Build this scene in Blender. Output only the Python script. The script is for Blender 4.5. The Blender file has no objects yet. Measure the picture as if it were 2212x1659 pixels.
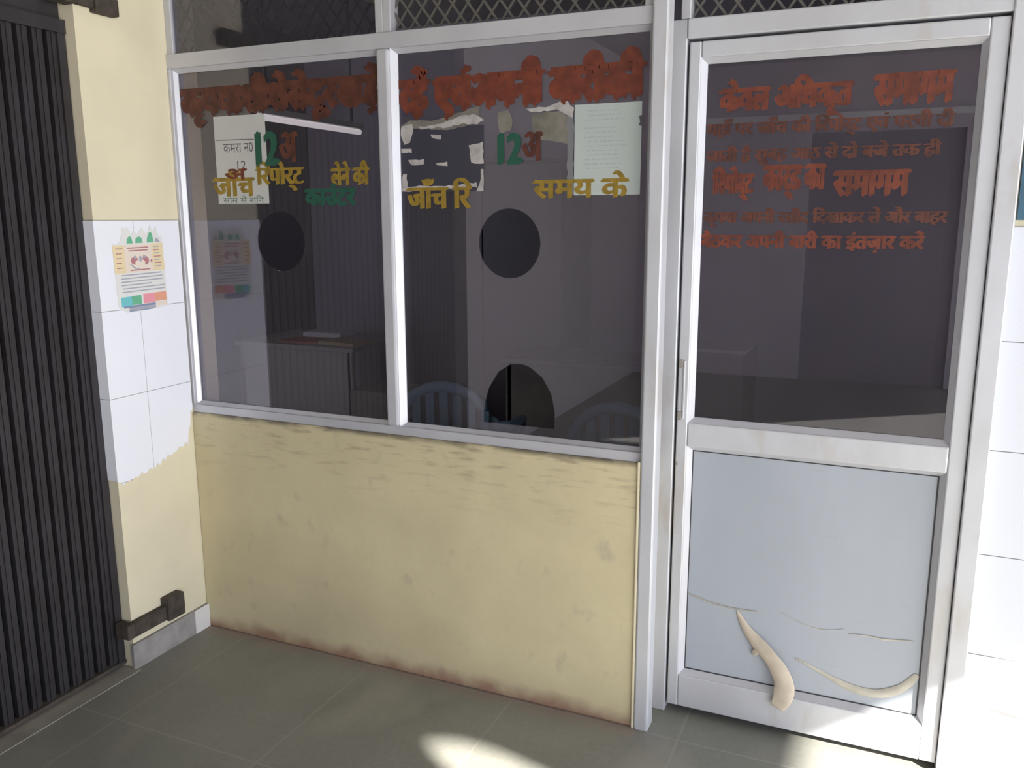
import bpy, bmesh, math, random
from mathutils import Vector, Matrix
random.seed(7)
C = bpy.context.collection
sc = bpy.context.scene

# ------------------------------------------------------------------ camera
cd = bpy.data.cameras.new('camera'); cam = bpy.data.objects.new('camera', cd); C.objects.link(cam)
YAW, PITCH, ROLL = -0.4156, -0.1935, -0.0027
Fv = Vector((math.sin(YAW)*math.cos(PITCH), math.cos(YAW)*math.cos(PITCH), math.sin(PITCH)))
r0 = Vector((math.cos(YAW), -math.sin(YAW), 0)); u0 = r0.cross(Fv)
Rv = r0*math.cos(ROLL)+u0*math.sin(ROLL); Uv = -r0*math.sin(ROLL)+u0*math.cos(ROLL)
M = Matrix((Rv, Uv, -Fv)).transposed().to_4x4(); M.translation = Vector((2.3761, -2.3885, 1.5871))
cam.matrix_world = M
cd.sensor_width = 36; cd.lens = 36*1844.9/2212; cd.clip_start = 0.05
sc.camera = cam

# ------------------------------------------------------------------ sky, sun, exposure
SUN = Vector((0.70, -0.50, 0.50)).normalized()
w = bpy.data.worlds.new('sky'); sc.world = w; w.use_nodes = True
wb = w.node_tree.nodes['Background']; wb.inputs[0].default_value = (0.84, 0.90, 1.03, 1); wb.inputs[1].default_value = 4.5
sl = bpy.data.lights.new('sun', 'SUN'); sl.energy = 30; sl.angle = 0.012; sl.color = (1, .96, .88)
so = bpy.data.objects.new('sun', sl); C.objects.link(so); so.location = (6, -6, 6)
so.rotation_euler = SUN.to_track_quat('Z', 'Y').to_euler()
sc.view_settings.view_transform = 'Standard'; sc.view_settings.look = 'None'
sc.view_settings.exposure = 0.0; sc.view_settings.gamma = 1; sc.view_settings.use_curve_mapping = False

# ------------------------------------------------------------------ materials
def nodes(m): m.use_nodes = True; return m.node_tree.nodes, m.node_tree.links
def mat(name, col, rough=.6, metal=0, noise=0, nscale=8, stretch=(1,1,1), bump=0, spec=.5, col2=None, thr=None):
    m = bpy.data.materials.new(name); N, L = nodes(m); b = N['Principled BSDF']
    b.inputs['Base Color'].default_value = (*col, 1); b.inputs['Roughness'].default_value = rough
    b.inputs['Metallic'].default_value = metal; b.inputs['Specular IOR Level'].default_value = spec
    if noise or bump:
        tc = N.new('ShaderNodeTexCoord'); mp = N.new('ShaderNodeMapping'); mp.inputs['Scale'].default_value = stretch
        L.new(tc.outputs['Object'], mp.inputs[0])
        nz = N.new('ShaderNodeTexNoise'); nz.inputs['Scale'].default_value = nscale; nz.inputs['Detail'].default_value = 6
        L.new(mp.outputs[0], nz.inputs['Vector'])
        if noise:
            cr = N.new('ShaderNodeValToRGB')
            c2 = col2 or tuple(c*(1-noise) for c in col)
            lo, hi = thr or (.35, .65)
            cr.color_ramp.elements[0].position = lo; cr.color_ramp.elements[0].color = (*c2, 1)
            cr.color_ramp.elements[1].position = hi; cr.color_ramp.elements[1].color = (*col, 1)
            L.new(nz.outputs[0], cr.inputs[0]); L.new(cr.outputs[0], b.inputs['Base Color'])
        if bump:
            bp = N.new('ShaderNodeBump'); bp.inputs['Strength'].default_value = bump; bp.inputs['Distance'].default_value = .01
            L.new(nz.outputs[0], bp.inputs['Height']); L.new(bp.outputs[0], b.inputs['Normal'])
    return m

def mix(N, L, fac, a, b, mode='MIX'):
    x = N.new('ShaderNodeMix'); x.data_type = 'RGBA'; x.blend_type = mode
    for sock, v in ((x.inputs[0], fac), (x.inputs[6], a), (x.inputs[7], b)):
        if hasattr(v, 'links'): L.new(v, sock)
        elif isinstance(v, (int, float)): sock.default_value = v
        else: sock.default_value = (*v, 1)
    return x.outputs[2]
def noise_mask(N, L, vec, scale, stretch, lo, hi, detail=5, loc=(0,0,0), rot=(0,0,0)):
    mp = N.new('ShaderNodeMapping'); mp.inputs['Scale'].default_value = stretch; mp.inputs['Location'].default_value = loc
    mp.inputs['Rotation'].default_value = rot
    L.new(vec, mp.inputs[0]); nz = N.new('ShaderNodeTexNoise'); nz.inputs['Scale'].default_value = scale; nz.inputs['Detail'].default_value = detail
    L.new(mp.outputs[0], nz.inputs['Vector'])
    mr = N.new('ShaderNodeMapRange'); mr.inputs['From Min'].default_value = lo; mr.inputs['From Max'].default_value = hi
    L.new(nz.outputs[0], mr.inputs[0]); return mr.outputs[0]
def math_n(N, L, op, a, b=0.0):
    x = N.new('ShaderNodeMath'); x.operation = op
    for s, v in ((x.inputs[0], a), (x.inputs[1], b)):
        if hasattr(v, 'links'): L.new(v, s)
        else: s.default_value = v
    return x.outputs[0]
def rng(N, L, v, a, b):
    mr = N.new('ShaderNodeMapRange'); mr.inputs['From Min'].default_value = a; mr.inputs['From Max'].default_value = b
    L.new(v, mr.inputs[0]); return mr.outputs[0]

def cream_mat():
    m = bpy.data.materials.new('cream_paint'); N, L = nodes(m); b = N['Principled BSDF']; b.inputs['Roughness'].default_value = .75
    tc = N.new('ShaderNodeTexCoord'); v = tc.outputs['Object']
    sx = N.new('ShaderNodeSeparateXYZ'); L.new(v, sx.inputs[0])
    blot = noise_mask(N, L, v, 3.2, (1,1,1), .35, .7)
    base = mix(N, L, blot, (.62,.545,.345), (.52,.455,.29))
    fine = noise_mask(N, L, v, 45, (1,1,1), .3, .8)
    base = mix(N, L, math_n(N, L, 'MULTIPLY', fine, .25), base, (.50,.43,.26))
    # horizontal scuffs, thick just under the sill
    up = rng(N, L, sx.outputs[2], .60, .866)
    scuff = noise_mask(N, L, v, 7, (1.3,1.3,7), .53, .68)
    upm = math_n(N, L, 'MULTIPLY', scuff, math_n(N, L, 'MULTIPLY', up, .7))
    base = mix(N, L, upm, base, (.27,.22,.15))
    spots = noise_mask(N, L, v, 12, (1.2,1.2,.8), .61, .74, loc=(3,1,2))
    base = mix(N, L, math_n(N, L, 'MULTIPLY', spots, .5), base, (.36,.32,.24))
    # grime with a ragged upper edge along the floor
    rag = noise_mask(N, L, v, 11, (1,1,1), .25, .75, loc=(7,2,5))
    lvl = math_n(N, L, 'SUBTRACT', sx.outputs[2], math_n(N, L, 'MULTIPLY', rag, .045))
    dirt = math_n(N, L, 'SUBTRACT', 1.0, rng(N, L, lvl, -.018, .034))
    base = mix(N, L, math_n(N, L, 'MULTIPLY', dirt, .95), base, (.30,.175,.12))
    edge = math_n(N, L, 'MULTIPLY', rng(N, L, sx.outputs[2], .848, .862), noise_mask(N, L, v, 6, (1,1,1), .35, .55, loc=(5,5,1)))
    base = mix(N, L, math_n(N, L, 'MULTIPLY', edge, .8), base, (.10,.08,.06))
    L.new(base, b.inputs['Base Color'])
    bp = N.new('ShaderNodeBump'); bp.inputs['Strength'].default_value = .25; bp.inputs['Distance'].default_value = .01
    nz = N.new('ShaderNodeTexNoise'); nz.inputs['Scale'].default_value = 7; L.new(v, nz.inputs['Vector'])
    L.new(nz.outputs[0], bp.inputs['Height']); L.new(bp.outputs[0], b.inputs['Normal'])
    return m

def cream_side_mat():
    m = mat('cream_side_paint', (.74,.675,.50), .7, noise=.10, nscale=3, bump=.2)
    return m

def tile_mat(name, axis, width, height, zoff, uoff, col=(.84,.855,.93), joint=(.38,.36,.37)):
    """glazed wall tiles; axis = 0 for walls along x, 1 for walls along y"""
    m = bpy.data.materials.new(name); N, L = nodes(m); b = N['Principled BSDF']
    b.inputs['Roughness'].default_value = .22
    tc = N.new('ShaderNodeTexCoord'); sx = N.new('ShaderNodeSeparateXYZ'); L.new(tc.outputs['Object'], sx.inputs[0])
    def line(s, off, pitch, hw):
        t = math_n(N, L, 'DIVIDE', math_n(N, L, 'ADD', s, -off), pitch)
        f = math_n(N, L, 'ABSOLUTE', math_n(N, L, 'SUBTRACT', math_n(N, L, 'FRACT', t), .5))
        return math_n(N, L, 'GREATER_THAN', f, .5-hw/pitch)
    lz = line(sx.outputs[2], zoff, height, .0012)
    lu = line(sx.outputs[axis], uoff, width, .0009)
    j = math_n(N, L, 'MAXIMUM', lz, lu)
    L.new(mix(N, L, j, col, joint), b.inputs['Base Color'])
    return m

def floor_mat():
    m = bpy.data.materials.new('kota_stone'); N, L = nodes(m); b = N['Principled BSDF']
    tc = N.new('ShaderNodeTexCoord'); v = tc.outputs['Object']; sx = N.new('ShaderNodeSeparateXYZ'); L.new(v, sx.inputs[0])
    a = noise_mask(N, L, v, 2.2, (1,1,1), .3, .7)
    base = mix(N, L, a, (.19,.19,.168), (.26,.255,.225))
    g = noise_mask(N, L, v, 60, (1,1,1), .3, .7)
    base = mix(N, L, math_n(N, L, 'MULTIPLY', g, .3), base, (.15,.148,.132))
    sm = noise_mask(N, L, v, 3, (1,.5,1), .58, .72, loc=(4,1,0), rot=(0,0,.7))
    base = mix(N, L, math_n(N, L, 'MULTIPLY', sm, .45), base, (.34,.315,.26))
    def line(s, off, pitch, hw):
        t = math_n(N, L, 'DIVIDE', math_n(N, L, 'ADD', s, -off), pitch)
        f = math_n(N, L, 'ABSOLUTE', math_n(N, L, 'SUBTRACT', math_n(N, L, 'FRACT', t), .5))
        return math_n(N, L, 'GREATER_THAN', f, .5-hw/pitch)
    j = math_n(N, L, 'MAXIMUM', line(sx.outputs[0], .762, .56, .003), line(sx.outputs[1], -.62, .61, .003))
    base = mix(N, L, math_n(N, L, 'MULTIPLY', j, .5), base, (.33,.31,.27))
    # pinkish dust against the foot of the wall
    dust = math_n(N, L, 'MULTIPLY', math_n(N, L, 'MULTIPLY', rng(N, L, sx.outputs[1], -.075, -.005), math_n(N, L, 'LESS_THAN', sx.outputs[0], 1.75)), noise_mask(N, L, v, 9, (1,1,1), .2, .6))
    base = mix(N, L, math_n(N, L, 'MULTIPLY', dust, .7), base, (.30,.22,.18))
    L.new(base, b.inputs['Base Color']); b.inputs['Roughness'].default_value = .55
    bp = N.new('ShaderNodeBump'); bp.inputs['Strength'].default_value = .15; bp.inputs['Distance'].default_value = .01
    nz = N.new('ShaderNodeTexNoise'); nz.inputs['Scale'].default_value = 12; L.new(v, nz.inputs['Vector'])
    L.new(nz.outputs[0], bp.inputs['Height']); L.new(bp.outputs[0], b.inputs['Normal'])
    return m

def glass_mat(name, tint, base=.075):
    m = bpy.data.materials.new(name); N, L = nodes(m); N.remove(N['Principled BSDF']); out = N['Material Output']
    lw = N.new('ShaderNodeLayerWeight'); lw.inputs['Blend'].default_value = .5
    p = math_n(N, L, 'POWER', lw.outputs['Facing'], 5.0)
    f = math_n(N, L, 'ADD', math_n(N, L, 'MULTIPLY', p, 1-base), base)
    tr = N.new('ShaderNodeBsdfTransparent'); tr.inputs[0].default_value = (*tint, 1)
    gl = N.new('ShaderNodeBsdfGlossy'); gl.inputs['Roughness'].default_value = .012; gl.inputs[0].default_value = (.95,.93,1,1)
    mx = N.new('ShaderNodeMixShader'); L.new(f, mx.inputs[0]); L.new(tr.outputs[0], mx.inputs[1]); L.new(gl.outputs[0], mx.inputs[2])
    # a thin film of dust, also painting a hazy flare veil into the glass
    df = N.new('ShaderNodeBsdfDiffuse'); df.inputs[0].default_value = (.52,.49,.50,1)
    tc = N.new('ShaderNodeTexCoord'); dm = noise_mask(N, L, tc.outputs['Object'], 2.5, (1,1,1), .2, .8)
    m2 = N.new('ShaderNodeMixShader'); L.new(math_n(N, L, 'ADD', math_n(N, L, 'MULTIPLY', dm, .022), .014), m2.inputs[0])
    L.new(mx.outputs[0], m2.inputs[1]); L.new(df.outputs[0], m2.inputs[2]); L.new(m2.outputs[0], out.inputs[0])
    return m
def emis(name, col, s):
    m = bpy.data.materials.new(name); N, L = nodes(m); b = N['Principled BSDF']
    b.inputs['Base Color'].default_value = (*col, 1); b.inputs['Emission Color'].default_value = (*col, 1); b.inputs['Emission Strength'].default_value = s
    return m
def board_mat():
    m = bpy.data.materials.new('door_board'); N, L = nodes(m); b = N['Principled BSDF']; b.inputs['Roughness'].default_value = .45
    tc = N.new('ShaderNodeTexCoord'); v = tc.outputs['Object']
    a = noise_mask(N, L, v, 2.4, (1.6,1,.5), .3, .7)
    base = mix(N, L, a, (.34,.37,.415), (.39,.415,.465))
    s = noise_mask(N, L, v, 5, (2.2,1,26), .66, .72, loc=(1,0,3), rot=(0,.25,0))
    base = mix(N, L, math_n(N, L, 'MULTIPLY', s, .3), base, (.32,.30,.28))
    L.new(base, b.inputs['Base Color']); return m

ALU = mat('aluminium', (.56,.56,.60), .38, metal=.25, noise=.10, nscale=5, stretch=(1,1,1))
def alu_dirty():
    m = bpy.data.materials.new('aluminium_worn'); N, L = nodes(m); b = N['Principled BSDF']; b.inputs['Roughness'].default_value = .38; b.inputs['Metallic'].default_value = .25
    tc = N.new('ShaderNodeTexCoord'); v = tc.outputs['Object']
    a = noise_mask(N, L, v, 5, (1,1,.6), .35, .65)
    base = mix(N, L, a, (.53,.535,.565), (.60,.61,.65))
    s = noise_mask(N, L, v, 4, (2.2,1,.8), .60, .72, loc=(2,5,1))
    base = mix(N, L, math_n(N, L, 'MULTIPLY', s, .4), base, (.42,.35,.27))
    L.new(base, b.inputs['Base Color']); return m
ALU_W = alu_dirty()
CREAM = cream_mat(); CREAM_S = cream_side_mat()
TILE_L = tile_mat('left_tiles', 1, .205, .2965, 1.578, 0.0)
TILE_R = tile_mat('right_tiles', 0, .62, .2975, 1.558, 2.30, (.66,.675,.74), (.16,.15,.16))
FLOOR = floor_mat(); GLASS = glass_mat('window_glass', (.78,.76,.80)); GLASS_D = glass_mat('door_glass', (.74,.72,.78))
BOARD = board_mat()
IRON = mat('gate_iron', (.042,.038,.044), .55, metal=.3, noise=.5, nscale=16, stretch=(1,1,.5), col2=(.030,.026,.028))
IRON_D = mat('gate_iron_dark', (.024,.022,.026), .7)
RUST = mat('rusty_iron', (.075,.060,.048), .8, noise=.5, nscale=30)
STONE = mat('skirting_stone', (.34,.32,.31), .6, noise=.3, nscale=14)
STONE_P = mat('pale_stone', (.32,.30,.265), .6, noise=.25, nscale=9)
WHITEWASH = mat('whitewash', (.70,.68,.66), .8)
RUBBER = mat('black_gasket', (.03,.03,.035), .6)
ORANGE = mat('orange_paint', (.175,.036,.016), .6, noise=.45, nscale=25)
ORANGE_D = mat('orange_paint_thin', (.115,.032,.018), .6, noise=.5, nscale=25)
YELLOW = mat('yellow_paint', (.31,.20,.022), .6, noise=.35, nscale=30)
GREEN = mat('green_paint', (.010,.080,.050), .6)
PAPER = mat('paper', (.50,.50,.485), .8, noise=.06, nscale=4)
PAPER_B = mat('paper_bluish', (.44,.485,.47), .8, noise=.05, nscale=4)
INK = mat('ink', (.10,.09,.11), .8)
INK_G = mat('grey_ink', (.36,.39,.42), .8)
PMESH = mat('expanded_metal', (.13,.12,.11), .5, metal=.3)
TAPE = mat('peeled_film', (.58,.50,.40), .5, noise=.2, nscale=18)
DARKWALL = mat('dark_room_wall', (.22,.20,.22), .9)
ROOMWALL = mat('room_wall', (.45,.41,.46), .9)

# ------------------------------------------------------------------ geometry helpers
def link(name, bm, m, parent=None, bevel=0, smooth=False, loc=None):
    me = bpy.data.meshes.new(name); bmesh.ops.recalc_face_normals(bm, faces=bm.faces[:]); bm.to_mesh(me); bm.free()
    ms = m if isinstance(m, (list, tuple)) else [m]
    for q in ms: me.materials.append(q)
    o = bpy.data.objects.new(name, me); C.objects.link(o)
    if parent: o.parent = parent
    if bevel:
        b = o.modifiers.new('bevel', 'BEVEL'); b.width = bevel; b.segments = 2; b.limit_method = 'ANGLE'
    if smooth:
        for p in me.polygons: p.use_smooth = True
    if loc: o.location = loc
    return o
def tag(o, label=None, cat=None, group=None, kind=None):
    if label: o['label'] = label
    if cat: o['category'] = cat
    if group: o['group'] = group
    if kind: o['kind'] = kind
    return o
def empty(name, loc, label=None, cat=None, group=None, kind=None, rz=0):
    o = bpy.data.objects.new(name, None); C.objects.link(o); o.location = loc; o.rotation_euler.z = rz; o.empty_display_size = .1
    return tag(o, label, cat, group, kind)
def box(bm, x0, x1, y0, y1, z0, z1, mi=0):
    vs = [bm.verts.new(p) for p in ((x0,y0,z0),(x1,y0,z0),(x1,y1,z0),(x0,y1,z0),(x0,y0,z1),(x1,y0,z1),(x1,y1,z1),(x0,y1,z1))]
    for f in ((0,3,2,1),(4,5,6,7),(0,1,5,4),(1,2,6,5),(2,3,7,6),(3,0,4,7)):
        bm.faces.new([vs[i] for i in f]).material_index = mi
def B(name, x0, x1, y0, y1, z0, z1, m, parent=None, bevel=0):
    bm = bmesh.new(); box(bm, x0, x1, y0, y1, z0, z1); return link(name, bm, m, parent, bevel)
def S(name, x0, x1, y0, y1, z0, z1, m, label, cat, bevel=0):
    return tag(B(name, x0, x1, y0, y1, z0, z1, m, None, bevel), label, cat, kind='structure')
def quadprism(bm, pts, d, mi=0):
    """pts polygon (3-D), extruded by vector d"""
    a = [bm.verts.new(p) for p in pts]; b = [bm.verts.new(Vector(p)+Vector(d)) for p in pts]; n = len(pts)
    bm.faces.new(a).material_index = mi; bm.faces.new(b[::-1]).material_index = mi
    for i in range(n): bm.faces.new((a[i], b[i], b[(i+1)%n], a[(i+1)%n])).material_index = mi
def bead(bm, x0, x1, z0, z1, wd, yf, yb):
    """sloping glazing bead round an opening: outer edge at yf, inner edge (wd inside) at yb"""
    o = [(x0,yf,z0),(x1,yf,z0),(x1,yf,z1),(x0,yf,z1)]; i = [(x0+wd,yb,z0+wd),(x1-wd,yb,z0+wd),(x1-wd,yb,z1-wd),(x0+wd,yb,z1-wd)]
    k = [(x0,yb+.004,z0),(x1,yb+.004,z0),(x1,yb+.004,z1),(x0,yb+.004,z1)]; l = [(p[0],yb+.004,p[2]) for p in i]
    V = [[bm.verts.new(p) for p in r] for r in (o,i,l,k)]
    for a in range(4):
        A, Bv, Lv, K = V
        n = (a+1)%4
        bm.faces.new((A[a],A[n],Bv[n],Bv[a])); bm.faces.new((Bv[a],Bv[n],Lv[n],Lv[a])); bm.faces.new((Lv[a],Lv[n],K[n],K[a])); bm.faces.new((K[a],K[n],A[n],A[a]))
def pane(name, x0, x1, z0, z1, y, th, holes, m, parent):
    bm = bmesh.new(); es = []
    def loop(pts):
        vs = [bm.verts.new((p[0], y, p[1])) for p in pts]
        for i in range(len(vs)): es.append(bm.edges.new((vs[i], vs[(i+1)%len(vs)])))
    loop([(x0,z0),(x1,z0),(x1,z1),(x0,z1)])
    for h in holes: loop(h)
    bmesh.ops.triangle_fill(bm, use_beauty=True, edges=es, normal=(0,1,0))
    g = bmesh.ops.extrude_face_region(bm, geom=bm.faces[:])
    bmesh.ops.translate(bm, vec=(0,th,0), verts=[v for v in g['geom'] if isinstance(v, bmesh.types.BMVert)])
    return link(name, bm, m, parent)
def circ(cx, cz, rx, rz, n=48): return [(cx+rx*math.cos(2*math.pi*i/n), cz+rz*math.sin(2*math.pi*i/n)) for i in range(n)]
def tube(bm, pts, r, seg=10):
    rings = []
    for i, p in enumerate(pts):
        p = Vector(p); d = (Vector(pts[min(i+1,len(pts)-1)])-Vector(pts[max(i-1,0)])).normalized()
        a = d.cross(Vector((0,0,1)) if abs(d.z) < .9 else Vector((1,0,0))).normalized(); b = d.cross(a)
        rr = r[i] if isinstance(r, (list,tuple)) else r
        rings.append([bm.verts.new(p+a*rr*math.cos(2*math.pi*k/seg)+b*rr*math.sin(2*math.pi*k/seg)) for k in range(seg)])
    for i in range(len(rings)-1):
        for k in range(seg): bm.faces.new((rings[i][k], rings[i][(k+1)%seg], rings[i+1][(k+1)%seg], rings[i+1][k]))
    bm.faces.new(rings[0]); bm.faces.new(rings[-1][::-1])
def shape(t):
    """put the short-i vowel sign in front of the letter it is read after"""
    l = list(t)
    for i in range(1, len(l)):
        if l[i] == 'ि': l[i-1], l[i] = l[i], l[i-1]
    return ''.join(l)
COATS = [(0,0),(.55,.1),(-.55,-.1),(.2,.55),(-.2,-.5),(1.0,.3)]
def lettering(name, text, x0, x1, z0, z1, y, m, parent=None, bold=.0, slope=0, on='y', label=None):
    """flat painted letters fitted to a box on a wall facing -y (on='y') or +x (on='x')"""
    cu = bpy.data.curves.new('t', 'FONT'); cu.body = shape(text); cu.resolution_u = 2
    t = bpy.data.objects.new('t', cu); C.objects.link(t); bpy.context.view_layer.update()
    me = bpy.data.meshes.new_from_object(t.evaluated_get(bpy.context.evaluated_depsgraph_get()))
    bpy.data.objects.remove(t); bpy.data.curves.remove(cu)
    xs = [v.co.x for v in me.vertices]; ys = [v.co.y for v in me.vertices]
    ax, bx, ay, by = min(xs), max(xs), min(ys), max(ys)
    for v in me.vertices:
        u = (v.co.x-ax)/(bx-ax); q = (v.co.y-ay)/(by-ay); h = x0+u*(x1-x0); z = z0+q*(z1-z0)+slope*(u-.5)
        v.co = (h, y, z) if on == 'y' else (y, h, z)
    bm = bmesh.new(); bm.from_mesh(me); base = bm.faces[:]
    for i, (dx, dz) in enumerate(COATS[:1+int(bold*100+.5)]):
        if i == 0: continue
        g = bmesh.ops.duplicate(bm, geom=base)
        k = (z1-z0)*.10
        v3 = (dx*k, -i*.00002, dz*k) if on == 'y' else (i*.00002, dx*k, dz*k)
        bmesh.ops.translate(bm, vec=v3, verts=[v for v in g['geom'] if isinstance(v, bmesh.types.BMVert)])
    bm.to_mesh(me); bm.free()
    me.name = name; me.materials.clear(); me.materials.append(m)
    o = bpy.data.objects.new(name, me); C.objects.link(o)
    if parent: o.parent = parent
    if label: o['label'] = label
    return o

# ------------------------------------------------------------------ setting: floor, walls, roof
S('floor', -2.2, 8.2, -6.2, 4.2, -.12, 0, FLOOR, 'dark grey-green stone slab floor with pale joints', 'floor')
S('ground', 8.2, 40, -30, 30, -.14, -.02, mat('concrete_yard', (.45,.43,.40), .9), 'sunlit concrete yard beyond the corridor', 'ground')
def half_wall():
    bm = bmesh.new(); box(bm, 0, 1.743, 0, .13, 0, .866)
    return tag(link('wall_front', bm, CREAM, None, .006), 'cream painted scuffed half wall under the aluminium window', 'wall', kind='structure')
half_wall()
# left pier: painted wall with a reveal, cut in front of the gate
S('wall_left', -.14, 0, -.36, .15, 0, 3.0, CREAM_S, 'cream painted pier between the folding gate and the window', 'wall')
S('wall_left_rear', -.14, 0, -6.2, -2.24, 0, 3.0, mat('rear_side_paint', (.50,.47,.46), .8), 'painted side wall beyond the folding gate', 'wall')
S('wall_left_lintel', -.14, 0, -2.24, -.36, 2.62, 3.0, CREAM_S, 'painted wall above the folding gate', 'wall')
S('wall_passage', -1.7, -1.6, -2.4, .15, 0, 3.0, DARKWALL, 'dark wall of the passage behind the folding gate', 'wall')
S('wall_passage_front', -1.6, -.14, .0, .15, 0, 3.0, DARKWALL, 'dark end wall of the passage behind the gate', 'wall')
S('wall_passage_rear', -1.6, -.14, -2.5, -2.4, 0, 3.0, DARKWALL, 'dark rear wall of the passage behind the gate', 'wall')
# tiles on the pier, with the ragged edge where they have been painted over
def pier_tiles():
    rag = [(-.366,.700),(-.350,.692),(-.335,.684),(-.318,.694),(-.302,.690),(-.287,.699),(-.270,.697),(-.252,.702),(-.236,.697),(-.220,.706),
           (-.205,.703),(-.190,.716),(-.176,.712),(-.165,.727),(-.150,.722),(-.136,.735),(-.122,.730),(-.108,.744),(-.094,.738),(-.082,.753),
           (-.066,.747),(-.050,.758),(-.036,.752),(-.028,.800),(-.018,.815),(-.012,.870),(0,.885)]
    rag = [q for i, p in enumerate(rag[:-1]) for q in ((p[0], p[1]+random.uniform(-.006,.006)), ((p[0]+rag[i+1][0])/2, (p[1]+rag[i+1][1])/2+random.uniform(-.007,.007)))]+[rag[-1]]
    bm = bmesh.new(); pts = [(0, y, z) for y, z in rag]+[(0,0,1.578),(0,-.366,1.578)]
    quadprism(bm, pts, (.006,0,0)); box(bm, -.045, 0, -.366, -.36, .70, 1.578)
    return tag(link('wall_left_tiles', bm, TILE_L), 'white glazed tiles with a ragged painted-over lower edge on the left pier', 'wall tiles', kind='structure')
pier_tiles()
S('baseboard_left', 0, .012, -.372, 0, 0, .094, STONE, 'grey stone skirting at the foot of the left pier', 'skirting')
B('corner_patch', .0121, .0135, -.075, 0, .0, .094, WHITEWASH, bpy.data.objects['baseboard_left'])
S('trim_1', -.13, .030, -2.24, -.364, 0, .003, STONE_P, 'pale stone threshold strip under the folding gate', 'threshold')
# right wall
S('wall_right', 2.652, 4.2, .176, .30, .262, 1.558, TILE_R, 'sunlit white tiled wall right of the door', 'wall')
S('wall_right_upper', 2.652, 4.2, .182, .30, 1.558, 3.0, CREAM_S, 'painted wall above the white tiles right of the door', 'wall')
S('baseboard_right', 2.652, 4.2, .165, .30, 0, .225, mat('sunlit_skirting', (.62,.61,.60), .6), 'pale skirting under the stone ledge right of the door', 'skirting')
def ledge():
    bm = bmesh.new(); pts = [(2.652,.150,.218),(2.70,.140,.206),(2.72,.156,.222),(2.80,.152,.215),(2.9,.155,.22),(4.2,.155,.22),(4.2,.155,.262),(2.652,.155,.262)]
    quadprism(bm, pts, (0,.10,0)); return tag(link('trim_2', bm, mat('ledge_stone', (.44,.43,.45), .6, noise=.3, nscale=12)), 'thin grey stone ledge at the foot of the right tiles', 'ledge', kind='structure')
ledge()
bb = B('blue_board', 2.66, 3.3, .160, .182, 1.575, 2.0, mat('blue_board_paint', (.05,.13,.20), .35, noise=.3, nscale=6))
tag(bb, 'dark blue board on the wall at the right edge, above the white tiles', 'board')
# rest of the inner room
S('wall_back', -2.2, 2.75, 3.6, 3.7, 0, 3.0, ROOMWALL, 'dim grey back wall of the room behind the glass', 'wall')
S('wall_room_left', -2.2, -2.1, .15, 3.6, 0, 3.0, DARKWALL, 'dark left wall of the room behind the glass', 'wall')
S('wall_room_right', 2.66, 2.76, .30, 3.6, 0, 3.0, ROOMWALL, 'right wall of the room behind the glass', 'wall')
S('wall_lintel', 0, 2.652, .0, .15, 2.56, 3.0, CREAM_S, 'painted lintel wall above the mesh transom', 'wall')
# wall across the corridor, seen only as a reflection in the glass
REAR = mat('rear_wall_paint', (.62,.56,.60), .85, noise=.1, nscale=2)
S('wall_rear', 0, 1.60, -6.2, -6.05, 0, 3.0, REAR, 'grey wall across the corridor behind the viewer', 'wall')
S('wall_rear_lintel', 1.60, 2.9, -6.2, -6.05, 2.35, 3.0, REAR, 'wall above the dark doorway across the corridor', 'wall')
S('trim_4', .25, 3.1, -6.05, -6.02, 2.468, 2.524, mat('bar_paint', (.9,.9,.9), .6), 'pale horizontal conduit added on the wall across the corridor, for its reflection', 'bar')  # unseen bar added for the pale line reflected in the door glass
S('wall_rear_right', 2.9, 4.4, -6.2, -6.05, 0, 3.0, REAR, 'wall right of the dark doorway across the corridor', 'wall')
S('door_2', 1.60, 2.9, -6.19, -6.12, 0, 2.35, mat('brown_door', (.25,.22,.26), .6), 'dark brown door across the corridor', 'door')
# unseen roof: its edge and an added gap are shaped to throw the sun patches
def roof():
    H = 3.0; k = H/SUN.z
    def up(p): return (p[0]+SUN.x*k, p[1]+SUN.y*k)
    gapA = [up(p) for p in ((1.190,-.325),(1.28,-.290),(1.40,-.288),(1.56,-.322),(1.95,-.42),(1.95,-1.1),(1.50,-.56),(1.32,-.43),(1.21,-.365))]
    bm = bmesh.new(); es = []
    def loop(pts):
        vs = [bm.verts.new((p[0], p[1], H)) for p in pts]
        for i in range(len(vs)): es.append(bm.edges.new((vs[i], vs[(i+1)%len(vs)])))
    loop([(-2.3,-6.3),(6.44,-6.3),(6.44,4.2),(-2.3,4.2)]); loop(gapA)
    bmesh.ops.triangle_fill(bm, use_beauty=True, edges=es, normal=(0,0,1))
    g = bmesh.ops.extrude_face_region(bm, geom=bm.faces[:])
    bmesh.ops.translate(bm, vec=(0,0,.02), verts=[v for v in g['geom'] if isinstance(v, bmesh.types.BMVert)])
    return tag(link('ceiling', bm, mat('ceiling_sheet', (.42,.40,.38), .9)), 'corridor roof sheet with an edge and added gap shaped for the sun patches', 'ceiling', kind='structure')
roof()

# ------------------------------------------------------------------ main post and frames
p = empty('trim_3', (1.76,.03,0), 'tall aluminium corner post between the window and the door', 'post', kind='structure')
def pb(name, *a, **k): o = B(name, *a, **k); return o
post = B('post_tube', 1.741, 1.786, -.012, .05, 0, 2.56, ALU_W, None, .006); post.parent = p; post.matrix_parent_inverse = Matrix.Translation((-1.76,-.03,0))
B2 = B('edge_plaster', 1.731, 1.7405, -.008, .0, 0, .872, mat('edge_plaster_paint', (.80,.72,.52), .7), None, .003); B2.parent = p; B2.matrix_parent_inverse = Matrix.Translation((-1.76,-.03,0))

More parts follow.
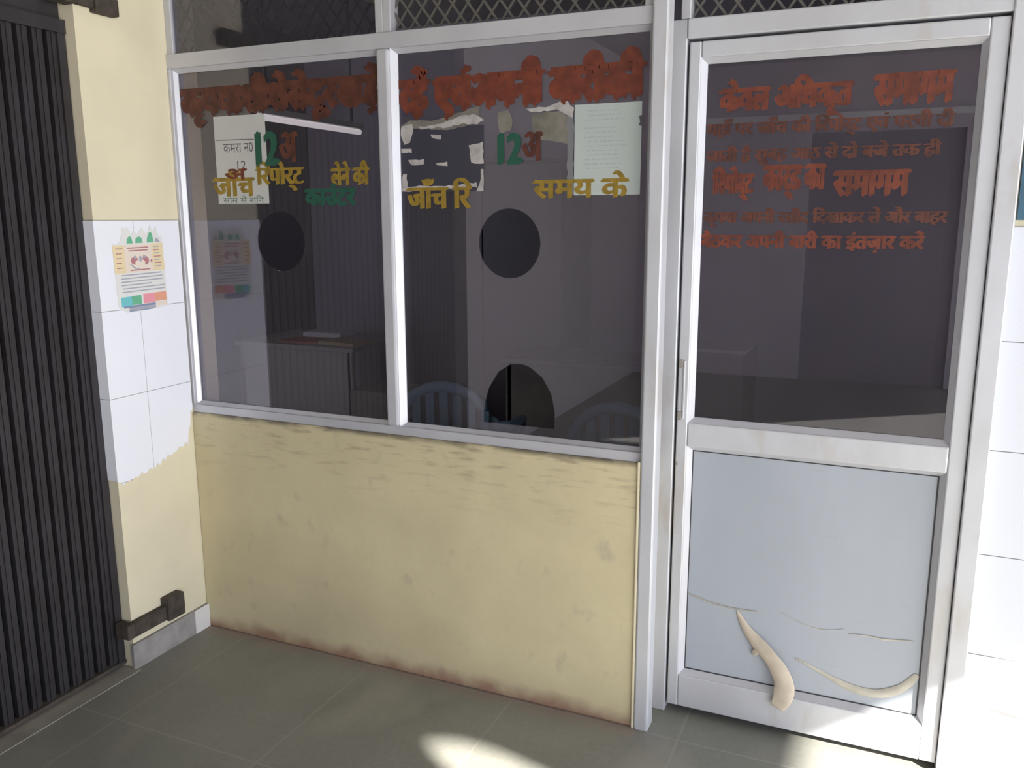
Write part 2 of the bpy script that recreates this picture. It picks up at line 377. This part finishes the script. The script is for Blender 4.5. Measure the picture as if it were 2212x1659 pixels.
win = empty('window_1', (0,0,0), 'two-pane aluminium window with painted lettering above the cream half wall', 'window', kind='structure')
def W(name, x0, x1, y0, y1, z0, z1, m=ALU, bevel=.003): return B(name, x0, x1, y0, y1, z0, z1, m, win, bevel)
W('bottom_rail', 0, 1.741, .008, .07, .866, .897)
W('top_rail', 0, 1.741, .005, .07, 2.098, 2.146)
W('side_stile', 0, .014, .005, .07, .897, 2.098)
W('mullion', .862, .906, .0, .07, .897, 2.098, ALU, .008)
bm = bmesh.new(); bead(bm, .008, .862, .892, 2.100, .016, .012, .032); link('glazing_bead', bm, ALU, win)
bm = bmesh.new(); bead(bm, .906, 1.741, .892, 2.100, .016, .012, .032); link('glazing_bead', bm, ALU, win)
GY = .035
arch2 = [(1.205,.935),(1.208,.99),(1.225,1.05),(1.26,1.105),(1.30,1.130),(1.335,1.135),(1.37,1.125),(1.41,1.095),(1.44,1.045),(1.452,.985),(1.452,.935)]
arch1 = [(.36,.935),(.362,.99),(.38,1.05),(.41,1.09),(.45,1.110),(.49,1.110),(.53,1.09),(.56,1.05),(.578,.99),(.58,.935)]
g1 = pane('pane', .014, .866, .900, 2.098, GY, .005, [circ(.432,1.505,.102,.103)], GLASS, win)
g2 = pane('pane', .902, 1.741, .900, 2.098, GY, .005, [circ(1.298,1.506,.103,.106), arch2], GLASS, win)
LY = GY-.0012
lettering('painted_lettering', 'कृपयाशीशेसेदूरखड़े', .028, .855, 1.905, 2.060, LY, ORANGE_D, g1, .045, label='thick orange painted heading')
lettering('painted_lettering', 'रहें एवंअपनी बारीकी', .917, 1.702, 1.885, 2.040, LY, ORANGE, g2, .045, .006, label='thick orange painted heading')
lettering('painted_numeral', '12', .350, .435, 1.765, 1.870, LY, GREEN, g1, .05, label='green painted number')
lettering('painted_letter', 'अ', .450, .520, 1.770, 1.865, LY, ORANGE_D, g1, .03, label='orange painted letter')
lettering('painted_lettering', 'जाँच', .150, .330, 1.660, 1.745, LY, YELLOW, g1, .03, label='yellow painted word')
lettering('painted_lettering', 'रिपोर्ट', .345, .540, 1.675, 1.775, LY, YELLOW, g1, .02, label='yellow painted word')
lettering('painted_lettering', 'लेने की', .655, .800, 1.690, 1.765, LY, YELLOW, g1, .03, label='yellow painted words')
lettering('painted_lettering', 'काउंटर', .545, .745, 1.625, 1.695, LY, GREEN, g1, .05, label='green painted word')
lettering('painted_numeral', '12', 1.265, 1.335, 1.745, 1.830, LY, GREEN, g2, .05, label='green painted number')
lettering('painted_letter', 'अ', 1.345, 1.405, 1.750, 1.830, LY, ORANGE_D, g2, .03, label='orange painted letter')
lettering('painted_lettering', 'जाँच रि', .945, 1.170, 1.612, 1.705, LY, YELLOW, g2, .02, label='yellow painted word')
lettering('painted_lettering', 'समय के', 1.380, 1.670, 1.640, 1.712, LY, YELLOW, g2, .03, label='yellow painted words')

# expanded-metal transoms above
def wire_mesh(x0, x1, z0, z1, y, parent, pitch=.052, rise=.068):
    bm = bmesh.new(); t = .0034
    n = int((x1-x0+z1-z0)/pitch)+6; k = rise/pitch
    for s in (1, -1):
        for i in range(-12, n):
            ax = x0+i*pitch if s > 0 else x0+i*pitch
            # clip the line x = ax + s*(z-z0)/k to the panel
            za, zb = z0, z1
            xa, xb = ax, ax+s*(zb-za)/k
            def clip(xv): return z0+(xv-ax)*k*s
            if s > 0:
                if xa < x0: za = clip(x0); xa = x0
                if xb > x1: zb = clip(x1); xb = x1
            else:
                if xa > x1: za = clip(x1); xa = x1
                if xb < x0: zb = clip(x0); xb = x0
            if zb-za < .004 or za < z0-1e-6 or zb > z1+1e-6: continue
            d = Vector((xb-xa,0,zb-za)).normalized(); q = Vector((d.z,0,-d.x))*t
            yo = y+(.0015 if s > 0 else -.0015)
            a, b = Vector((xa,yo,za)), Vector((xb,yo,zb))
            quadprism(bm, [a-q, b-q, b+q, a+q], (0,.0035,0))
    return link('wire_mesh', bm, PMESH, parent)
def transom(nm, x0, x1, y, z0, label, glass=False):
    t = empty(nm, (0,0,0), label, 'window', kind='structure')
    bm = bmesh.new(); box(bm, x0, x0+.028, y, y+.05, z0, 2.52); box(bm, x1-.028, x1, y, y+.05, z0, 2.52); box(bm, x0, x1, y, y+.05, 2.52, 2.56)
    link('frame', bm, ALU, t, .003)
    wire_mesh(x0+.02, x1-.02, z0, 2.53, y+.028, t)
    if glass: pane('pane', x0+.02, x1-.02, z0, 2.53, y+.012, .004, [], glass_mat('transom_glass', (.6,.6,.66), .09), t)
    return t
transom('window_2', 0, .884, .012, 2.146, 'diamond wire mesh transom above the left window pane', True)
transom('window_3', .884, 1.741, .012, 2.146, 'diamond wire mesh transom above the right window pane')
transom('window_4', 1.786, 2.652, .125, 2.128, 'diamond wire mesh transom above the door')

# ------------------------------------------------------------------ door
DY = .130
door = empty('door_1', (0,0,0), 'white aluminium door with lettered upper glass and pale lower panel', 'door', kind='structure')
bm = bmesh.new(); box(bm, 1.745, 1.8055, DY, .185, 0, 2.128); box(bm, 2.6015, 2.652, DY-.012, .185, 0, 2.128); box(bm, 1.8055, 2.606, DY-.006, .185, 2.074, 2.128)
link('door_frame', bm, ALU_W, door, .004)
leaf = empty('door_leaf', (0,0,0)); leaf.parent = door
def D(name, *a, m=ALU_W, bevel=.004): return B(name, *a, m, leaf, bevel)
D('stile', 1.812, 1.846, DY, .172, .030, 2.066); D('stile', 2.556, 2.600, DY, .172, .030, 2.066)
D('top_rail', 1.846, 2.556, DY, .172, 2.022, 2.066)
D('middle_rail', 1.846, 2.556, DY, .172, .898, .972)
D('bottom_rail', 1.846, 2.556, DY, .172, .030, .140)
for z0, z1 in ((.970, 2.024), (.138, .900)):
    bm = bmesh.new(); bead(bm, 1.844, 2.558, z0, z1, .017, DY+.002, DY+.022); link('glazing_bead', bm, ALU, leaf)
dg = pane('pane', 1.850, 2.552, .975, 2.018, DY+.024, .005, [], GLASS_D, leaf)
lp = B('lower_panel', 1.850, 2.552, DY+.0235, DY+.031, .145, .893, BOARD, leaf)
lp['label'] = 'pale blue-grey scratched lower panel'
bm = bmesh.new(); box(bm, 1.860, 2.542, DY+.0215, DY+.0235, .880, .884); box(bm, 1.8605, 1.8635, DY+.0215, DY+.0235, .155, .880)
box(bm, 2.5375, 2.5415, DY+.0215, DY+.0235, .155, .880); box(bm, 1.860, 2.542, DY+.0215, DY+.0235, .154, .158); link('gasket', bm, RUBBER, leaf)
for z in (1.155, .995, .843):
    big = z > .9
    bm = bmesh.new(); box(bm, 1.8145, 1.827 if big else 1.822, DY-.003, DY+.001, z-(.016 if big else .006), z+(.010 if big else .004))
    link('latch_plate', bm, mat('worn_steel', (.36,.33,.31), .5, metal=.5), leaf, .001)
bm = bmesh.new(); box(bm, 1.828, 1.834, DY-.004, DY+.001, .985, 1.162); link('lock_cover', bm, ALU, leaf, .0015)
TY = DY+.0232-.0004
def line_txt(txt, px0, px1, za, zb, m, bold, sl, lab=None): lettering('painted_lettering', txt, px0, px1, za, zb, TY, m, dg, bold, sl, label=lab)
line_txt('केवल अधिकृत', 1.900, 2.245, 1.852, 1.958, ORANGE, .03, .002, 'bold orange painted words')
line_txt('समागम', 2.300, 2.485, 1.872, 1.948, ORANGE, .045, .002, 'bold orange painted word')
line_txt('यहाँ पर जाँच की रिपोर्ट एवं परची दी', 1.866, 2.495, 1.800, 1.857, ORANGE_D, .02, .002, 'small orange painted line')
line_txt('जाती है सुबह आठ से दो बजे तक ही', 1.866, 2.470, 1.728, 1.783, ORANGE_D, .02, .002, 'small orange painted line')
line_txt('रिपोर्ट', 1.890, 2.000, 1.628, 1.722, ORANGE, .03, .001, 'bold orange painted word')
line_txt('कार्ड का', 2.030, 2.190, 1.630, 1.722, ORANGE, .03, .001, 'bold orange painted words')
line_txt('समागम', 2.215, 2.400, 1.640, 1.704, ORANGE, .045, .001, 'bold orange painted word')
line_txt('कृपया अपनी रसीद दिखाकर लें और बाहर', 1.866, 2.500, 1.556, 1.610, ORANGE_D, .02, .001, 'small orange painted line')
line_txt('बैठकर अपनी बारी का इंतज़ार करें', 1.862, 2.450, 1.488, 1.545, ORANGE, .03, .001, 'small orange painted line')
# peeled protective film on the lower panel
def ribbon(name, pts, widths, lift, parent, m, label=None):
    """pts (x,z) centre line on the panel, lying lift[i] in front of it"""
    bm = bmesh.new(); Y0 = DY+.0232; rows = []
    n = len(pts)
    for i, (x, z) in enumerate(pts):
        a = Vector((pts[min(i+1,n-1)][0]-pts[max(i-1,0)][0], pts[min(i+1,n-1)][1]-pts[max(i-1,0)][1])).normalized(); q = Vector((-a.y, a.x))*widths[i]
        row = []
        for k in (-1,-.35,.35,1):
            cr = .006*(1-abs(k))*(1 if widths[i] > .01 else .2)
            jag = random.uniform(-.012,.006)*(1 if widths[i] > .018 and abs(k) == 1 else .15)
            row.append(bm.verts.new((x+q.x*k+jag*k, Y0-lift[i]-cr-random.uniform(0,.006 if widths[i] > .02 else .0008), z+q.y*k+random.uniform(-.0015,.0015))))
        rows.append(row)
    for i in range(n-1):
        for k in range(3): bm.faces.new((rows[i][k], rows[i][k+1], rows[i+1][k+1], rows[i+1][k]))
    o = link(name, bm, m, parent, smooth=True); s = o.modifiers.new('solid', 'SOLIDIFY'); s.thickness = .0012
    s2 = o.modifiers.new('sub', 'SUBSURF'); s2.levels = 2; s2.render_levels = 2
    if label: o['label'] = label
    return o
TAPE2 = mat('peeled_film_thin', (.50,.47,.40), .6, noise=.2, nscale=18)
ribbon('peeling_film', [(2.016,.386),(2.034,.352),(2.058,.318),(2.090,.285),(2.122,.258),(2.150,.230),(2.168,.198),(2.176,.165),(2.174,.135),(2.160,.104)],
       [.003,.012,.020,.029,.026,.031,.036,.037,.036,.026], [.001,.003,.006,.010,.014,.020,.028,.034,.036,.034], leaf, TAPE, 'torn beige film curling off the panel')
ribbon('film_flap', [(2.112,.285),(2.098,.272),(2.082,.262),(2.070,.250)], [.018,.016,.013,.006], [.012,.012,.011,.006], leaf, TAPE)
ribbon('film_edge', [(2.196,.262),(2.24,.246),(2.29,.226),(2.34,.206),(2.385,.196),(2.43,.198),(2.475,.216),(2.51,.246),(2.535,.285)],
       [.003,.005,.008,.012,.014,.015,.016,.012,.010], [.001]*9, leaf, TAPE2, 'curved beige edge of the torn film')
SCR = mat('scratch_line', (.36,.33,.29), .7)
ribbon('scratch', [(1.862,.415),(1.90,.402),(1.95,.392),(2.01,.388),(2.085,.392)], [.0018,.0022,.0022,.002,.001], [.0003]*5, leaf, SCR)
ribbon('scratch', [(2.15,.402),(2.19,.385),(2.24,.370),(2.29,.372),(2.33,.385)], [.001,.0016,.002,.0016,.001], [.0003]*5, leaf, TAPE2)
ribbon('scratch', [(2.34,.372),(2.40,.378),(2.44,.372),(2.47,.380),(2.52,.385)], [.001,.0018,.004,.002,.001], [.0003]*5, leaf, TAPE2)

# ------------------------------------------------------------------ papers on the glass
PY = GY-.0004
def notice():
    o = B('notice_paper', .168, .392, PY-.0002, PY+.0002, 1.634, 1.932, PAPER)
    tag(o, 'white room-number sheet stuck on the left pane of the window', 'paper')
    lettering('printed_text', 'कमरा न0', .205, .335, 1.808, 1.842, PY-.00035, INK, o, .0)
    lettering('printed_numeral', '12', .262, .300, 1.752, 1.780, PY-.00035, INK, o, .0)
    bm = bmesh.new(); quadprism(bm, [(.172,PY-.00035,1.851),(.340,PY-.00035,1.848),(.340,PY-.00035,1.851),(.172,PY-.00035,1.854)], (0,-.0001,0)); link('printed_rule', bm, INK, o)
    lettering('printed_text', 'सोम से शनि', .19, .37, 1.636, 1.662, PY-.00035, mat('green_ink', (.10,.17,.13), .8), o, .0)
    return o
notice()
lettering('painted_letter', 'अ', .205, .300, 1.716, 1.752, LY, ORANGE, g1, .05, label='orange painted mark over the paper')
def notice_r():
    o = B('notice_paper', 1.507, 1.706, PY-.0002, PY+.0002, 1.648, 1.902, PAPER_B)
    tag(o, 'white printed notice stuck on the right pane beside the post', 'paper')
    bm = bmesh.new()
    for i in range(13):
        z = 1.882-i*.0125-(.01 if i > 2 else 0)
        a, b = (1.53+.02*random.random(), 1.665-.03*random.random()) if i % 4 else (1.545, 1.64)
        x = a
        while x < b:
            l = random.uniform(.008,.022); quadprism(bm, [(x,PY-.00035,z),(min(x+l,b),PY-.00035,z),(min(x+l,b),PY-.00035,z+.0028),(x,PY-.00035,z+.0028)], (0,-.0001,0)); x += l+.004
    link('printed_lines', bm, INK_G, o); return o
notice_r()
def torn(name, polys, mats, label, y=PY-.0001):
    bm = bmesh.new()
    for k, (mi, pts, dy) in enumerate(polys):
        rp = []
        for i in range(len(pts)):
            a, b = Vector(pts[i]), Vector(pts[(i+1) % len(pts)]); n = max(1, int((b-a).length/.012)) if mi else 1
            for j in range(n):
                q = a.lerp(b, j/n); rp.append((q.x+(random.uniform(-.0022,.0022) if mi else 0), y-dy-k*.00002, q.y+(random.uniform(-.0022,.0022) if mi else 0)))
        quadprism(bm, rp, (0,.00005,0), mi)
    return tag(link(name, bm, mats), label, 'paper')
SCRAP = mat('torn_paper', (.46,.43,.42), .85, noise=.3, nscale=30); SCRAP_D = mat('torn_paper_dull', (.20,.185,.155), .85, noise=.35, nscale=20)
DARKP = mat('dark_poster', (.040,.038,.055), .35)
torn('torn_poster', [
    (0, [(.925,1.668),(1.213,1.664),(1.216,1.86),(.925,1.868)], 0),
    (2, [(.925,1.868),(.96,1.885),(1.05,1.88),(1.12,1.895),(1.20,1.915),(1.20,1.87),(1.1,1.85),(1.0,1.855)], .0001),
    (1, [(.926,1.868),(.968,1.872),(.970,1.845),(.958,1.818),(.936,1.812),(.926,1.83)], .0001),
    (1, [(.975,1.866),(1.03,1.864),(1.08,1.872),(1.13,1.888),(1.19,1.892),(1.216,1.875),(1.195,1.862),(1.15,1.866),(1.09,1.858),(1.0,1.857)], .0001),
    (1, [(1.165,1.80),(1.214,1.81),(1.214,1.745),(1.172,1.75)], .0001),
    (1, [(1.03,1.838),(1.07,1.834),(1.07,1.824),(1.035,1.828)], .0001),
    (1, [(.926,1.800),(.962,1.796),(.965,1.785),(.926,1.788)], .0001),
    (1, [(.95,1.762),(1.005,1.764),(1.01,1.750),(.96,1.747)], .0001),
    (1, [(1.05,1.752),(1.09,1.754),(1.09,1.744),(1.055,1.744)], .0001),
    (1, [(.926,1.680),(1.0,1.684),(1.07,1.682),(1.19,1.690),(1.19,1.676),(1.08,1.674),(.926,1.666)], .0001),
    (1, [(1.203,1.730),(1.215,1.730),(1.215,1.664),(1.19,1.664),(1.203,1.69)], .0001),
    (1, [(.927,1.72),(.942,1.72),(.945,1.68),(.927,1.68)], .0001)], [DARKP, SCRAP, SCRAP_D], 'dark torn poster with ragged white edges beside the mullion')
torn('torn_paper', [
    (2, [(1.372,1.885),(1.46,1.888),(1.50,1.86),(1.503,1.78),(1.47,1.80),(1.40,1.81),(1.375,1.84)], 0),
    (1, [(1.355,1.900),(1.42,1.902),(1.46,1.912),(1.478,1.925),(1.49,1.905),(1.505,1.895),(1.50,1.862),(1.478,1.88),(1.45,1.892),(1.37,1.888)], .0001),
    (3, [(1.483,1.875),(1.505,1.868),(1.505,1.650),(1.487,1.652)], .0001)],  # grey strip paints the shade along the left edge of the notice
    [SCRAP, SCRAP, SCRAP_D, mat('notice_edge_shade', (.17,.17,.18), .6)], 'torn beige paper scrap left of the printed notice')
torn('paper_scrap', [(2, [(1.262,1.895),(1.30,1.898),(1.312,1.87),(1.305,1.838),(1.268,1.835),(1.262,1.86)], 0)], [SCRAP, SCRAP, SCRAP_D], 'small pale paper scrap above the green painted number')
torn('sticker', [(2, [(1.700,1.862),(1.712,1.868),(1.712,1.835),(1.698,1.838),(1.700,1.848)], 0)], [INK, INK, INK], 'small dark tape mark at the right edge of the printed notice', y=PY-.0008)

# ------------------------------------------------------------------ poster on the left tiles
def poster():
    X = .0068
    def Pp(u, v):   # u 0..1 across (towards the window), v 0..1 upwards
        y = -.302+.216*u+.006*(1-v); z = 1.268+.004*u+v*.268
        return (X, y, z)
    cols = [('poster_paper', (.74,.74,.73)), ('poster_yellow', (.78,.65,.42)), ('poster_green', (.15,.45,.28)), ('poster_teal', (.17,.53,.58)),
            ('poster_pink', (.80,.32,.38)), ('poster_orange', (.75,.36,.24)), ('poster_blue', (.22,.28,.42)), ('poster_grey', (.40,.40,.47)), ('poster_red', (.45,.20,.22)), ('poster_pale', (.78,.68,.60))]
    ms = [mat(n, c, .6) for n, c in cols]; bm = bmesh.new()
    # sheet with ragged torn top and a dog-eared corner
    top = [(i/18, 1.0+random.uniform(-.05,.10)-(.14 if i < 4 else 0)-(.08 if i > 16 else 0)) for i in range(18, -1, -1)]
    quadprism(bm, [Pp(u, v) for u, v in [(.16,0),(.55,.0),(1,.02)]+top+[(0,.10),(.06,.05)]], (.0005,0,0), 0)
    L = [0]
    def patch(mi, pts):
        L[0] += 1; quadprism(bm, [tuple(Vector(Pp(u, v))+Vector((.0006+L[0]*.000008,0,0))) for u, v in pts], (.00005,0,0), mi)
    def rect(mi, a, b, c, d): patch(mi, [(a,c),(b,c),(b,d),(a,d)])
    rect(1, .0, .22, .50, .85); rect(1, .76, 1.0, .50, .85); rect(9, .22, .76, .50, .85)
    for i in range(7):
        rect(8 if i % 2 else 7, .80, .80+random.uniform(.10,.14), .55+i*.042, .563+i*.042)
        if i < 5: rect(8, .05, .05+random.uniform(.10,.14), .56+i*.06, .572+i*.06)
    rect(8, .28, .70, .80, .815); rect(8, .30, .68, .765, .78); rect(8, .30, .70, .52, .535)
    for cx, cz, rx, rz, mi in ((.40,.645,.075,.05,8),(.62,.64,.07,.055,8),(.51,.615,.10,.045,9),(.52,.665,.03,.04,7),(.42,.69,.03,.02,7),(.60,.69,.03,.02,7),(.74,.63,.02,.02,8)):
        patch(mi, [(cx+rx*math.cos(t*math.pi/8), cz+rz*math.sin(t*math.pi/8)) for t in range(16)])
    patch(7, [(.30,.60),(.34,.60),(.42,.555),(.50,.54),(.50,.53),(.40,.54)])
    for i, (a, b) in enumerate(((.12,.92),(.10,.94),(.10,.95),(.10,.70),(.12,.97),(.10,.96))): rect(7, a, b, .465-i*.042, .480-i*.042)
    rect(3, .06, .27, .08, .20); rect(2, .27, .46, .09, .205); rect(4, .50, .74, .09, .215); rect(5, .74, .98, .10, .215)
    rect(6, .10, .74, .06, .085); rect(7, .20, .74, .02, .06); rect(6, .20, .70, .01, .022); rect(9, .76, .98, .04, .09)
    for a, b, d in ((.28,.40,.96),(.45,.60,.95),(.68,.82,1.0)): patch(2, [(a,.865),(b,.865),(b-.02,d-.02),((a+b)/2,d),(a+.01,.92)])
    patch(7, [(.84,.865),(.95,.865),(.90,.92),(.86,.91)])
    return tag(link('poster', bm, ms), 'small torn colourful health poster taped on the white tiles of the left pier', 'poster')
poster()

# ------------------------------------------------------------------ folding gate
gate = empty('folding_gate', (-.06,-1.3,.016), 'dark steel collapsible folding gate along the left side', 'gate')
inv = Matrix.Translation((.06,1.3,-.016))
def G(name, x0, x1, y0, y1, z0, z1, m=IRON, bevel=.0):
    o = B(name, x0, x1, y0, y1, z0, z1, m, gate, bevel); o.matrix_parent_inverse = inv; return o
Y0 = -.372; n = 0
G('end_bar', -.074, -.040, Y0-.020, Y0+.008, .018, 2.15)
y = Y0-.034
while y > -2.20:
    bm = bmesh.new()                    # a C-shaped channel, its web towards the corridor
    zc = 2.15
    box(bm, -.052, -.049, y-.017, y+.017, .02, zc); box(bm, -.070, -.052, y-.017, y-.014, .02, zc); box(bm, -.070, -.052, y+.014, y+.017, .02, zc)
    box(bm, -.048, -.0445, y-.004, y+.004, .02, zc)
    o = link('channel_bar', bm, IRON, gate); o.matrix_parent_inverse = inv
    y -= .050; n += 1
for zl in (.35, 1.05, 1.75):
    bm = bmesh.new(); y = Y0-.034
    while y > -2.15:
        for s in (1, -1):
            a, b = (-.075, y, zl-.11*s), (-.075, y-.10, zl+.11*s)
            quadprism(bm, [(a[0],a[1],a[2]-.010),(b[0],b[1],b[2]-.010),(b[0],b[1],b[2]+.010),(a[0],a[1],a[2]+.010)], (-.004 if s > 0 else .004,0,0))
        y -= .05
    o = link('scissor_lattice', bm, IRON_D, gate); o.matrix_parent_inverse = inv
G('top_rail', -.085, -.035, -2.235, -.364, 2.15, 2.19, IRON)
G('transom_sheet', -.070, -.060, -2.235, -.364, 2.19, 2.62, IRON)
G('backing_sheet', -.105, -.100, -2.235, -.364, .016, 2.62, IRON_D)
G('bottom_track', -.085, -.035, -2.235, -.364, .016, .028, RUST)
bm = bmesh.new(); box(bm, 0, .028, -.366, -.150, .128, .182); box(bm, -.036, .028, -.40, -.366, .128, .182); box(bm, 0, .040, -.225, -.145, .124, .212)
o = link('bottom_guide_rail', bm, RUST, gate, .004); o.matrix_parent_inverse = inv
bm = bmesh.new(); box(bm, 0, .022, -.358, -.23, 2.235, 2.285); box(bm, -.036, .022, -.42, -.358, 2.235, 2.285); box(bm, 0, .034, -.30, -.212, 2.222, 2.275)
o = link('top_guide_rail', bm, RUST, gate, .004); o.matrix_parent_inverse = inv

# ------------------------------------------------------------------ inside the room
CH = mat('chair_plastic', (.17,.27,.36), .4)
def chair(loc, rz, label):
    r = empty('plastic_chair', loc, label, 'chair', rz=rz, group='plastic chairs behind the window')
    bm = bmesh.new(); box(bm, -.23, .23, -.22, .22, .40, .425); link('seat', bm, CH, r, .02)
    for sx in (-1, 1):
        for sy in (-1, 1):
            bm = bmesh.new(); tube(bm, [(sx*.20,sy*.18,.40),(sx*.25,sy*.23,0)], [.026,.018]); link('leg', bm, CH, r, smooth=True)
        bm = bmesh.new(); tube(bm, [(sx*.22,-.20,.41),(sx*.27,-.20,.64),(sx*.275,-.05,.66),(sx*.265,.12,.68),(sx*.22,.22,.70)], .022); link('armrest', bm, CH, r, smooth=True)
    bm = bmesh.new(); pts = []
    for i in range(13):
        t = math.pi*i/12; pts.append((.245*math.cos(t), .23+.05*math.sin(t), .44+.44*math.sin(t)**.6))
    tube(bm, pts, .024); link('back_hoop', bm, CH, r, smooth=True)
    for k in range(7):
        x = -.18+k*.06; h = .44+.44*max(0,(1-(x/.245)**2))**.3
        bm = bmesh.new(); quadprism(bm, [(x-.018,.25,.43),(x+.018,.25,.43),(x+.018,.27,h-.01),(x-.018,.27,h-.01)], (0,.008,0)); link('back_slat', bm, CH, r)
    return r
chair((.60,1.02,0), math.pi+.25, 'blue-grey plastic armchair behind the lower middle of the right window pane')
chair((1.52,.92,0), math.pi-.15, 'blue-grey plastic armchair behind the window beside the post')
WD = mat('desk_wood', (.20,.17,.15), .6, noise=.3, nscale=4, stretch=(1,6,1)); ST = mat('steel_grey', (.22,.22,.20), .5)
def desk(nm, x0, x1, y0, y1, z, m, label):
    r = empty(nm, ((x0+x1)/2,(y0+y1)/2,0), label, 'desk'); iv = Matrix.Translation((-(x0+x1)/2,-(y0+y1)/2,0))
    def q(n_, *a): o = B(n_, *a, m, r, .004); o.matrix_parent_inverse = iv; return o
    q('top', x0, x1, y0, y1, z-.03, z); q('front_panel', x0+.03, x1-.03, y0+.02, y0+.04, .12, z-.03)
    for a in (x0+.02, x1-.06):
        for b in (y0+.02, y1-.06): q('leg', a, a+.04, b, b+.04, 0, z-.03)
    return r
desk('office_desk', -1.75, -.78, 2.2, 2.9, .75, mat('pale_desk', (.33,.30,.27), .6), 'pale office desk behind the left window pane with papers on it')
for i, (x, y, a) in enumerate(((-1.28,2.38,.12),(-.95,2.38,-.1),(-1.30,2.68,.1))):
    bm = bmesh.new(); box(bm, -.15, .15, -.11, .11, 0, .012+.01*i); o = link('paper_file', bm, mat('file_%s' % ('red','buff','white')[i], ((.35,.12,.07),(.40,.33,.20),(.6,.6,.6))[i], .7), loc=(x,y,.75)); o.rotation_euler.z = a
    tag(o, ('reddish file lying in the middle of the pale desk','buff file lying at the front right of the pale desk','white paper bundle lying on the pale desk')[i], 'file')
bx = B('carton', -.74, -.42, 2.1, 2.45, 0, .50, mat('carton_brown', (.20,.17,.14), .8)); tag(bx, 'brown carton standing right of the pale desk', 'box')
desk('side_table', .28, 1.42, 2.2, 2.75, .76, WD, 'dark wooden table behind the right window pane')
cb = empty('steel_cabinet', (1.70,1.6,0), 'low grey steel cabinet behind the door glass', 'cabinet'); iv = Matrix.Translation((-1.70,-1.6,0))
for a in (('body',1.575,1.808,1.45,1.85,0,.985,ST),('top',1.567,1.816,1.44,1.86,.985,1.0,mat('steel_edge',(.5,.5,.48),.4)),('handle',1.590,1.600,1.435,1.45,.66,.95,mat('bright_edge',(.6,.6,.6),.3))):
    o = B(a[0], *a[1:7], a[7], cb, .003); o.matrix_parent_inverse = iv
cup = empty('steel_cupboard', (-.18,3.2,0), 'tall dark steel cupboard at the back of the room', 'cupboard'); iv = Matrix.Translation((.18,-3.2,0))
DK = mat('cupboard_dark', (.10,.085,.10), .5)
for a in (('body',-.75,.40,2.92,3.5,0,1.95),('door',-.745,-.18,2.90,2.92,.05,1.93),('door',-.17,.395,2.90,2.92,.05,1.93)):
    o = B(*a[:7], DK, cup, .004); o.matrix_parent_inverse = iv
tb = empty('glow_bar', (-.95,2.0,2.15), 'glowing white bar added for a pale reflected band high in the left pane', 'added light'); iv = Matrix.Translation((.95,-2.0,-2.15))  # glowing bar added for a pale reflected band; also lights the room
o = B('batten', -.98, -.93, 1.60, 2.66, 2.165, 2.20, PAPER, tb, .004); o.matrix_parent_inverse = iv
bm = bmesh.new(); tube(bm, [(-.955,1.62,2.145),(-.955,2.64,2.145)], .018); o = link('tube', bm, emis('bar_glow', (1,.96,.92), .75), tb, smooth=True); o.matrix_parent_inverse = iv
for a in (1.70, 2.55):
    o = B('hanger', -.965, -.955, a, a+.02, 2.20, 3.0, DK, tb); o.matrix_parent_inverse = iv
